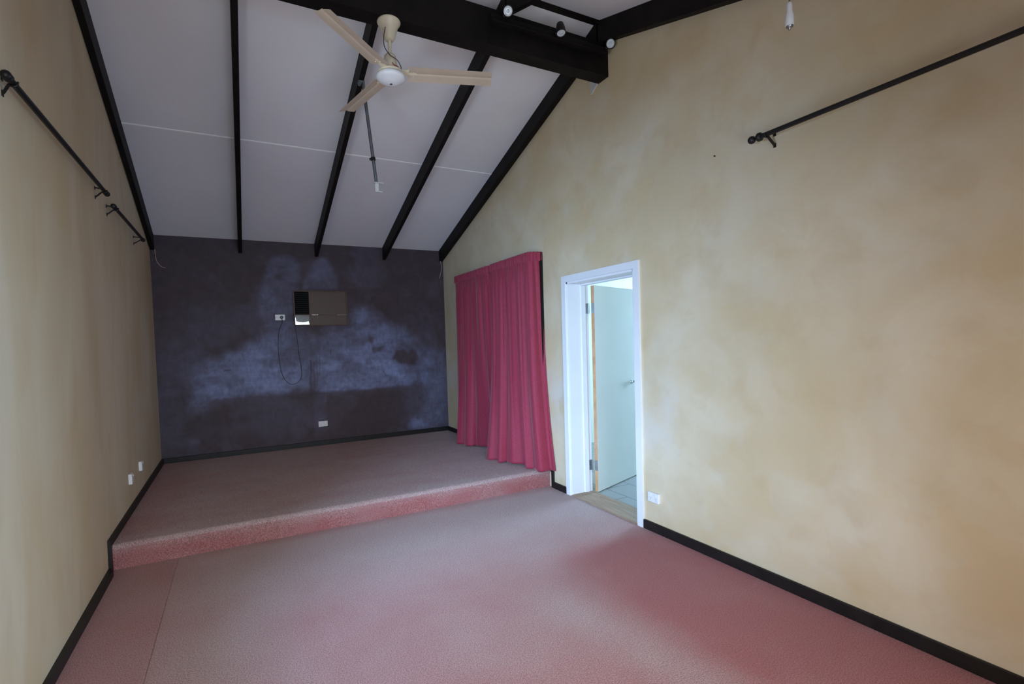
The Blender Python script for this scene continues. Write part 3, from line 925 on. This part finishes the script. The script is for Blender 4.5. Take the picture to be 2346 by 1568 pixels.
def curtain_panel(name, top, bot, nfold, seed, ex, zt=2.395, zb=.186):
    rnd = random.Random(seed)
    NS, NTT = 260, 80
    ft, fb = polyl(top), polyl(bot)
    ph = [rnd.uniform(0, 6.28) for _ in range(8)]
    warp = lambda s: s + .020 * math.sin(6.28 * 2.3 * s + ph[0]) + .010 * math.sin(6.28 * 5.1 * s + ph[1])

    def frame(s, q):
        k = q ** ex
        p = ft(s).lerp(fb(s), k)
        e = .006
        tg = (ft(min(1, s + e)).lerp(fb(min(1, s + e)), k) - ft(max(0, s - e)).lerp(fb(max(0, s - e)), k)).normalized()
        nrm = Vector((-tg.y, tg.x, 0))
        return p, (-nrm if nrm.x > 0 else nrm)
    rid = lambda a, pw: 2 * abs(math.sin(a / 2)) ** pw - 1.15
    vs = []
    z0 = zt - .055
    for j in range(NTT + 1):
        q = j / NTT
        z = z0 + (zb - z0) * q
        for i in range(NS + 1):
            s = i / NS
            p, nrm = frame(s, q)
            sw = warp(s)
            g = min(1, q / .12)
            big = (.30 + .70 * min(1, q * 1.6)) * (.034 + .012 * q) * (.8 + .30 * math.sin(6.28 * 1.7 * s + ph[2]))
            fine = .016 * g * max(.15, 1 - q * 1.3)
            f1 = rid(6.28 * nfold * sw + ph[3] + .9 * q, .8)
            f2 = rid(6.28 * nfold * 2.6 * sw + ph[4] - .8 * q, .9)
            f3 = .022 * q * q * math.sin(6.28 * nfold * .55 * sw + ph[5])
            pl = .004 * math.sin(6.28 * nfold * 6 * sw + ph[6]) * math.exp(-q * 14)
            endfade = min(1, min(s, 1 - s) / .05) * .85 + .15
            p2 = p + nrm * ((f1 * big * g + f2 * fine + f3) * endfade + pl)
            zz = z + .008 * math.sin(6.28 * 1.3 * s + ph[1]) * q
            vs.append((min(p2.x, W - .006), p2.y, zz))
    fs = [(j * (NS + 1) + i, j * (NS + 1) + i + 1, (j + 1) * (NS + 1) + i + 1, (j + 1) * (NS + 1) + i) for j in range(NTT) for i in range(NS)]
    mb = MB(); mb.add(vs, fs, True)
    o = mb.build(name, M['curtain'])
    md = o.modifiers.new('cloth thickness', 'SOLIDIFY'); md.thickness = .0025; md.offset = 0
    # gathered heading band
    vs = []
    rows = [(0, .004), (.006, .012), (.02, .010), (.045, .011), (.07, .012), (.086, .010), (.092, .002)]
    NH = 420
    for dz_, off in rows:
        for i in range(NH + 1):
            s = i / NH
            p, nrm = frame(s, 0)
            sw = warp(s)
            r = .0035 * math.sin(6.28 * nfold * 8 * sw + ph[6]) + .0020 * math.sin(6.28 * nfold * 13.3 * sw + ph[7] + dz_ * 20)
            p2 = p + nrm * (off + r * min(1, dz_ / .02))
            vs.append((min(p2.x, W - .004), p2.y, zt - dz_ + .002 * math.sin(6.28 * nfold * 8 * sw + ph[2])))
    m_ = len(rows)
    fs = [(j * (NH + 1) + i, j * (NH + 1) + i + 1, (j + 1) * (NH + 1) + i + 1, (j + 1) * (NH + 1) + i) for j in range(m_ - 1) for i in range(NH)]
    mb = MB(); mb.add(vs, fs, True)
    h = mb.build('heading_band', M['curtain'], o)
    md = h.modifiers.new('cloth thickness', 'SOLIDIFY'); md.thickness = .003; md.offset = 0
    return o
cur = curtain_panel('curtain', [(3.655, -.70, 0), (3.56, -.715, 0), (3.53, -.745, 0), (3.53, -1.68, 0), (3.605, -1.76, 0), (3.61, -1.92, 0)], [(3.60, -.86, 0), (3.36, -1.02, 0), (3.395, -1.15, 0), (3.45, -1.30, 0), (3.56, -1.40, 0), (3.605, -1.55, 0), (3.61, -1.80, 0), (3.62, -2.08, 0)], 5, 3, 2.2)
tag(cur, 'crimson curtain panel on the left, nearest the plum wall', 'curtain', 'pair of crimson curtains')
cur = curtain_panel('curtain', [(3.525, -1.80, 0), (3.52, -2.30, 0), (3.525, -2.630, 0), (3.55, -2.648, 0), (3.655, -2.678, 0)], [(3.31, -1.97, 0), (3.36, -2.09, 0), (3.375, -2.22, 0), (3.43, -2.33, 0), (3.475, -2.46, 0), (3.495, -2.63, 0), (3.52, -2.775, 0), (3.648, -2.842, 0)], 5, 12, 2.5)
tag(cur, 'crimson curtain panel on the right, nearest the doorway', 'curtain', 'pair of crimson curtains')

# ----------------------------------------------------------------------------- air conditioner
ac = thing('air_conditioner', (1.88, 0, 1.787), 'brown wall air conditioner with black louvres on the plum wall', 'air conditioner')
ax0, ax1, az0, az1, ay = 1.535, 2.225, 1.785, 2.247, -.035
mb = MB()
tf = .014
mb.box(ax0, ax1, ay, 0.02, az0, az0 + tf, .002).box(ax0, ax1, ay, .02, az1 - tf, az1, .002).box(ax0, ax0 + tf, ay, .02, az0 + tf, az1 - tf, .002).box(ax1 - tf, ax1, ay, .02, az0 + tf, az1 - tf, .002)
mb.box(1.727, 1.748, ay + .001, 0, az0 + tf, az1 - tf, .002)
mb.box(ax0, 1.729, ay - .004, 0, 1.923, 1.932, .001).box(1.727, ax1, ay + .002, 0, 1.923, 1.931, .001)
mb.build('frame', M['acframe'], ac)
mb = MB(); mb.box(ax0 + tf, 1.727, -.012, 0, 1.932, az1 - tf); lv = mb.build('louvre_panel', M['acdark'], ac)
for k in range(11):
    zk = 1.952 + k * .0256
    mb = MB()
    mb.prism([(ax0 + tf + .006, -.028, zk), (ax0 + tf + .006, -.011, zk + .012), (ax0 + tf + .006, -.011, zk + .016), (ax0 + tf + .006, -.028, zk + .004)], (1.721 - ax0 - tf - .006, 0, 0))
    mb.build('louvre', M['timber'], lv)
mb = MB(); mb.box(1.748, ax1 - tf, -.022, 0, az0 + tf, 1.923).box(1.748, ax1 - tf, -.022, 0, 1.931, az1 - tf)
mb.box(1.758, ax1 - tf - .008, -.026, -.020, 2.088, 2.094)
mb.build('grille', M['grille'], ac)
for xa, xb in ((1.756, 1.836), (2.085, 2.208)):
    mb = MB(); mb.box(xa, xb, -.040, -.032, 1.923, 1.930, .001); mb.build('trim_strip', M['chrome'], ac)
mb = MB(); mb.box(ax0 + tf, 1.727, -.022, 0, az0 + tf, 1.923); cpnl = mb.build('control_panel', M['acpanel'], ac)
mb = MB()
pl_ = [(ax0 + tf + .002, -.024, az0 + tf)] + [(ax0 + tf + .014 + (1.715 - ax0 - tf - .014) * k / 12, -.024, 1.842 - .012 * math.sin(math.pi * k / 12)) for k in range(13)] + [(1.725, -.024, az0 + tf)]
pl_.insert(1, (ax0 + tf + .002, -.024, 1.905))
mb.prism(pl_, (0, .004, 0)); mb.build('control_strip', M['acpale'], cpnl)
mb = MB()
px_, pz_ = 1.386, 1.897
cord_pts = [(px_, -.050, pz_ - .01), (px_ + .004, -.040, pz_ - .07), (1.355, -.010, 1.74), (1.335, -.006, 1.60), (1.332, -.006, 1.42), (1.35, -.006, 1.22), (1.385, -.006, 1.10), (1.44, -.006, 1.035), (1.50, -.006, 1.022), (1.565, -.006, 1.055), (1.60, -.006, 1.13), (1.598, -.006, 1.25), (1.580, -.006, 1.40), (1.572, -.006, 1.52), (1.558, -.006, 1.66), (1.546, -.012, 1.79)]
mb.tube(spline(cord_pts, 8), .0036, 8)
cd = mb.build('power_cord', M['wire'], ac)
mb = MB(); mb.lathe([(.018, 0), (.021, .004), (.021, .026), (.014, .040), (.006, .046)], (px_, -.012, pz_), (0, -1, 0), 22); mb.build('plug', M['galv'], cd)

# ----------------------------------------------------------------------------- power points
def outlet(name, M4, w, h, d, label, kind='double', group='white power points'):
    # local frame: x along the wall, z up, -y out of the wall
    t_ = thing(name, tuple(M4.translation), label, 'power outlet', group)
    mb = MB(); mb.box(-w / 2, w / 2, -d, 0, -h / 2, h / 2, min(.004, d * .4), M4)
    p = mb.build('plate', M['plastic'], t_)
    xs = (-w * .25, w * .25) if kind == 'double' else (w * .18,)
    for x_ in xs:
        mb = MB()
        for sx_, ang in ((-.007, .5), (.007, -.5)):
            mb.box(-.0012, .0012, -d - .0004, -d + .0002, -.004, .004, 0, M4 @ Matrix.Translation((x_ + sx_, 0, -h * .05)) @ Matrix.Rotation(ang, 4, 'Y'))
        mb.box(-.0012, .0012, -d - .0004, -d + .0002, -.004, .004, 0, M4 @ Matrix.Translation((x_, 0, -h * .23)))
        mb.build('socket', M['slot'], t_)
        mb = MB(); mb.box(x_ - .006, x_ + .006, -d - .004, -d + .001, h * .20, h * .36, .0015, M4); mb.build('switch', M['plastic'], t_)
    return t_
I4 = Matrix.Identity(4)
outlet('power_outlet', Matrix.Translation((1.369, 0, 1.897)), .118, .074, .012, 'white power point left of the air conditioner, with its plug in', 'single')
outlet('power_outlet', Matrix.Translation((1.842, 0, .462)), .118, .074, .012, 'white double power point low on the plum wall above the skirting')
RW = Matrix.Rotation(-math.pi / 2, 4, 'Z')           # faces -x
outlet('power_outlet', Matrix.Translation((W, -4.150, .272)) @ RW, .112, .074, .024, 'white double power point on the yellow wall beside the doorway')
LW_ = Matrix.Rotation(math.pi / 2, 4, 'Z')           # faces +x
outlet('power_outlet', Matrix.Translation((xl(-1.95, .466), -1.95, .462)) @ LW_, .072, .085, .026, 'white outlet low on the left wall, the nearer of the two', 'single')
o_ = outlet('power_outlet', Matrix.Translation((xl(-1.46, .466), -1.46, .466)) @ LW_, .072, .085, .026, 'white outlet low on the left wall, nearer the plum wall', 'single')

# ----------------------------------------------------------------------------- loose cables under the rafter ends
mb = MB()
mb.tube(spline([(.052, -.012, 2.70), (.056, -.014, 2.62), (.066, -.012, 2.56), (.098, -.010, 2.510), (.128, -.012, 2.492), (.150, -.016, 2.490)], 8), .0032, 8)
tag(mb.build('loose_cable', M['palewire']), 'thin loose cable below the rafter end in the left corner', 'cable', 'loose cable ends')
mb = MB()
mb.tube(spline([(3.622, -.003, 2.72), (3.632, -.003, 2.64), (3.626, -.003, 2.57), (3.606, -.003, 2.50), (3.598, -.004, 2.462)], 8), .0032, 8)
tag(mb.build('loose_cable', M['palewire']), 'thin loose cable below the rafter end in the right corner', 'cable', 'loose cable ends')
mb = MB(); mb.lathe([(.004, -.004), (.005, .008), (.002, .010)], (W, -4.718, 2.654), (-1, 0, 0), 12)
tag(mb.build('nail', M['blackmetal']), 'tiny dark nail in the yellow wall left of the curtain rod', 'nail')

# ----------------------------------------------------------------------------- bare lampholder on a flex
hx, hy = 3.13, -5.53
ht = zc(hy)
lamp = thing('pendant_lampholder', (hx, hy, ht), 'bare white lampholder hanging on a flex at the top edge', 'lampholder')
zt_ = 2.975
mb = MB(); mb.tube([(hx, hy, ht), (hx - .002, hy, zt_)], .0035, 8); mb.build('flex', M['galv'], lamp)
mb = MB(); mb.lathe([(.030, 0), (.032, -.004), (.030, -.022), (.012, -.030)], (hx, hy, ht + .004), n=28); mb.build('ceiling_rose', M['plastic'], lamp)
mb = MB(); mb.lathe([(.005, .004), (.011, 0), (.0125, -.016), (.012, -.036), (.0135, -.044), (.0175, -.056), (.0185, -.076), (.018, -.098), (.016, -.100)], (hx - .002, hy, zt_), n=28); hb_ = mb.build('holder', M['plastic'], lamp)
mb = MB(); mb.lathe([(.0145, -.099), (.0145, -.104), (.006, -.106), (.005, -.116), (.002, -.118)], (hx - .002, hy, zt_), n=20); mb.build('lamp_contact', M['steel'], hb_)

# ----------------------------------------------------------------------------- lights
def area(name, loc, rot, sx, sy, power, col, spread=math.pi):
    d = bpy.data.lights.new(name, 'AREA')
    d.shape = 'RECTANGLE'; d.size = sx; d.size_y = sy; d.energy = power; d.color = col; d.spread = spread
    o = bpy.data.objects.new(name, d); C.objects.link(o)
    o.location = loc; o.rotation_euler = rot
    return o
R90 = math.pi / 2
LC = {
    'left_sky': (1120, (.41, .66, 1.0)), 'left_ground': (150, (.7, .85, 1.0)),
    'front_sky': (430, (.96, .92, .90)), 'front_ground': (95, (.74, .82, .86)), 'front_far_fill': (300, (.36, .64, 1.0)),
    'kitchen': (160, (.46, .72, 1.0)), 'kitchen_fill': (8, (.6, .8, 1.0))}


def sky_panel(name, loc, aim, sx, sy):
    p, c = LC[name]
    o = area('daylight_' + name, loc, (0, 0, 0), sx, sy, p, c)
    o.rotation_euler = (Vector(aim) - Vector(loc)).to_track_quat('-Z', 'Y').to_euler()
    return o


# daylight outside the window openings: sky from above, light bounced off the ground from below, plus two added fill panels
sky_panel('left_sky', (-2.4, -6.9, 2.0), (0.0, -5.3, 1.5), 2.4, 2.0)
sky_panel('left_ground', (-1.5, -6.6, 0.15), (0.0, -5.3, 1.4), 2.2, 1.4)
sky_panel('front_sky', (1.2, -9.9, 2.6), (1.6, -6.0, 0.9), 4.0, 2.6)
sky_panel('front_ground', (1.3, -8.6, 0.05), (1.7, -6.2, 2.2), 3.4, 1.6)
sky_panel('front_far_fill', (1.6, -12.2, 0.5), (1.6, -6.0, 1.6), 6.0, 2.0)  # added blue fill, far back, to lift the rear ceiling
sky_panel('kitchen', (KX1 + .05, -2.75, 1.575), (3.8, -2.95, 1.2), 1.05, 1.3)
sky_panel('kitchen_fill', (5.5, KY1 - .3, 1.7), (4.4, -3.4, 0.9), 2.2, 1.4)  # added fill through the unseen front opening, for the door leaf

wd = bpy.data.worlds.new('daylight'); bpy.context.scene.world = wd
wd.use_nodes = True
bg = wd.node_tree.nodes['Background']
sky = wd.node_tree.nodes.new('ShaderNodeTexSky')
sky.sky_type = 'HOSEK_WILKIE'; sky.turbidity = 4; sky.sun_direction = (0.3, 0.8, 0.5)
wd.node_tree.links.new(sky.outputs[0], bg.inputs['Color'])
bg.inputs['Strength'].default_value = 0.05

# ----------------------------------------------------------------------------- camera
yaw, pitch, roll = 0.4676463, -0.0385428, -0.0318890
f_px, ppx, ppy = 1128.858, 1173 - 56.69, 784 + 40.18
fwd = Vector((math.sin(yaw) * math.cos(pitch), math.cos(yaw) * math.cos(pitch), math.sin(pitch)))
rgt = Vector((math.cos(yaw), -math.sin(yaw), 0)); up = rgt.cross(fwd)
c_, s_ = math.cos(roll), math.sin(roll)
r2 = rgt * c_ + up * s_; u2 = -rgt * s_ + up * c_
cd_ = bpy.data.cameras.new('camera'); co = bpy.data.objects.new('camera', cd_); C.objects.link(co)
mat = Matrix((r2, u2, -fwd)).transposed().to_4x4(); mat.translation = cam_loc
co.matrix_world = mat
cd_.sensor_fit = 'HORIZONTAL'; cd_.sensor_width = 36
cd_.lens = f_px / 2346 * 36
cd_.shift_x = (1173 - ppx) / 2346
cd_.shift_y = (ppy - 784) / 2346
cd_.clip_start = .02
sc = bpy.context.scene
sc.camera = co
sc.view_settings.view_transform = 'Standard'
sc.view_settings.look = 'None'
sc.view_settings.exposure = 0.0
sc.view_settings.gamma = 1
sc.view_settings.use_curve_mapping = False
sc.cycles.max_bounces = 8
sc.cycles.diffuse_bounces = 6
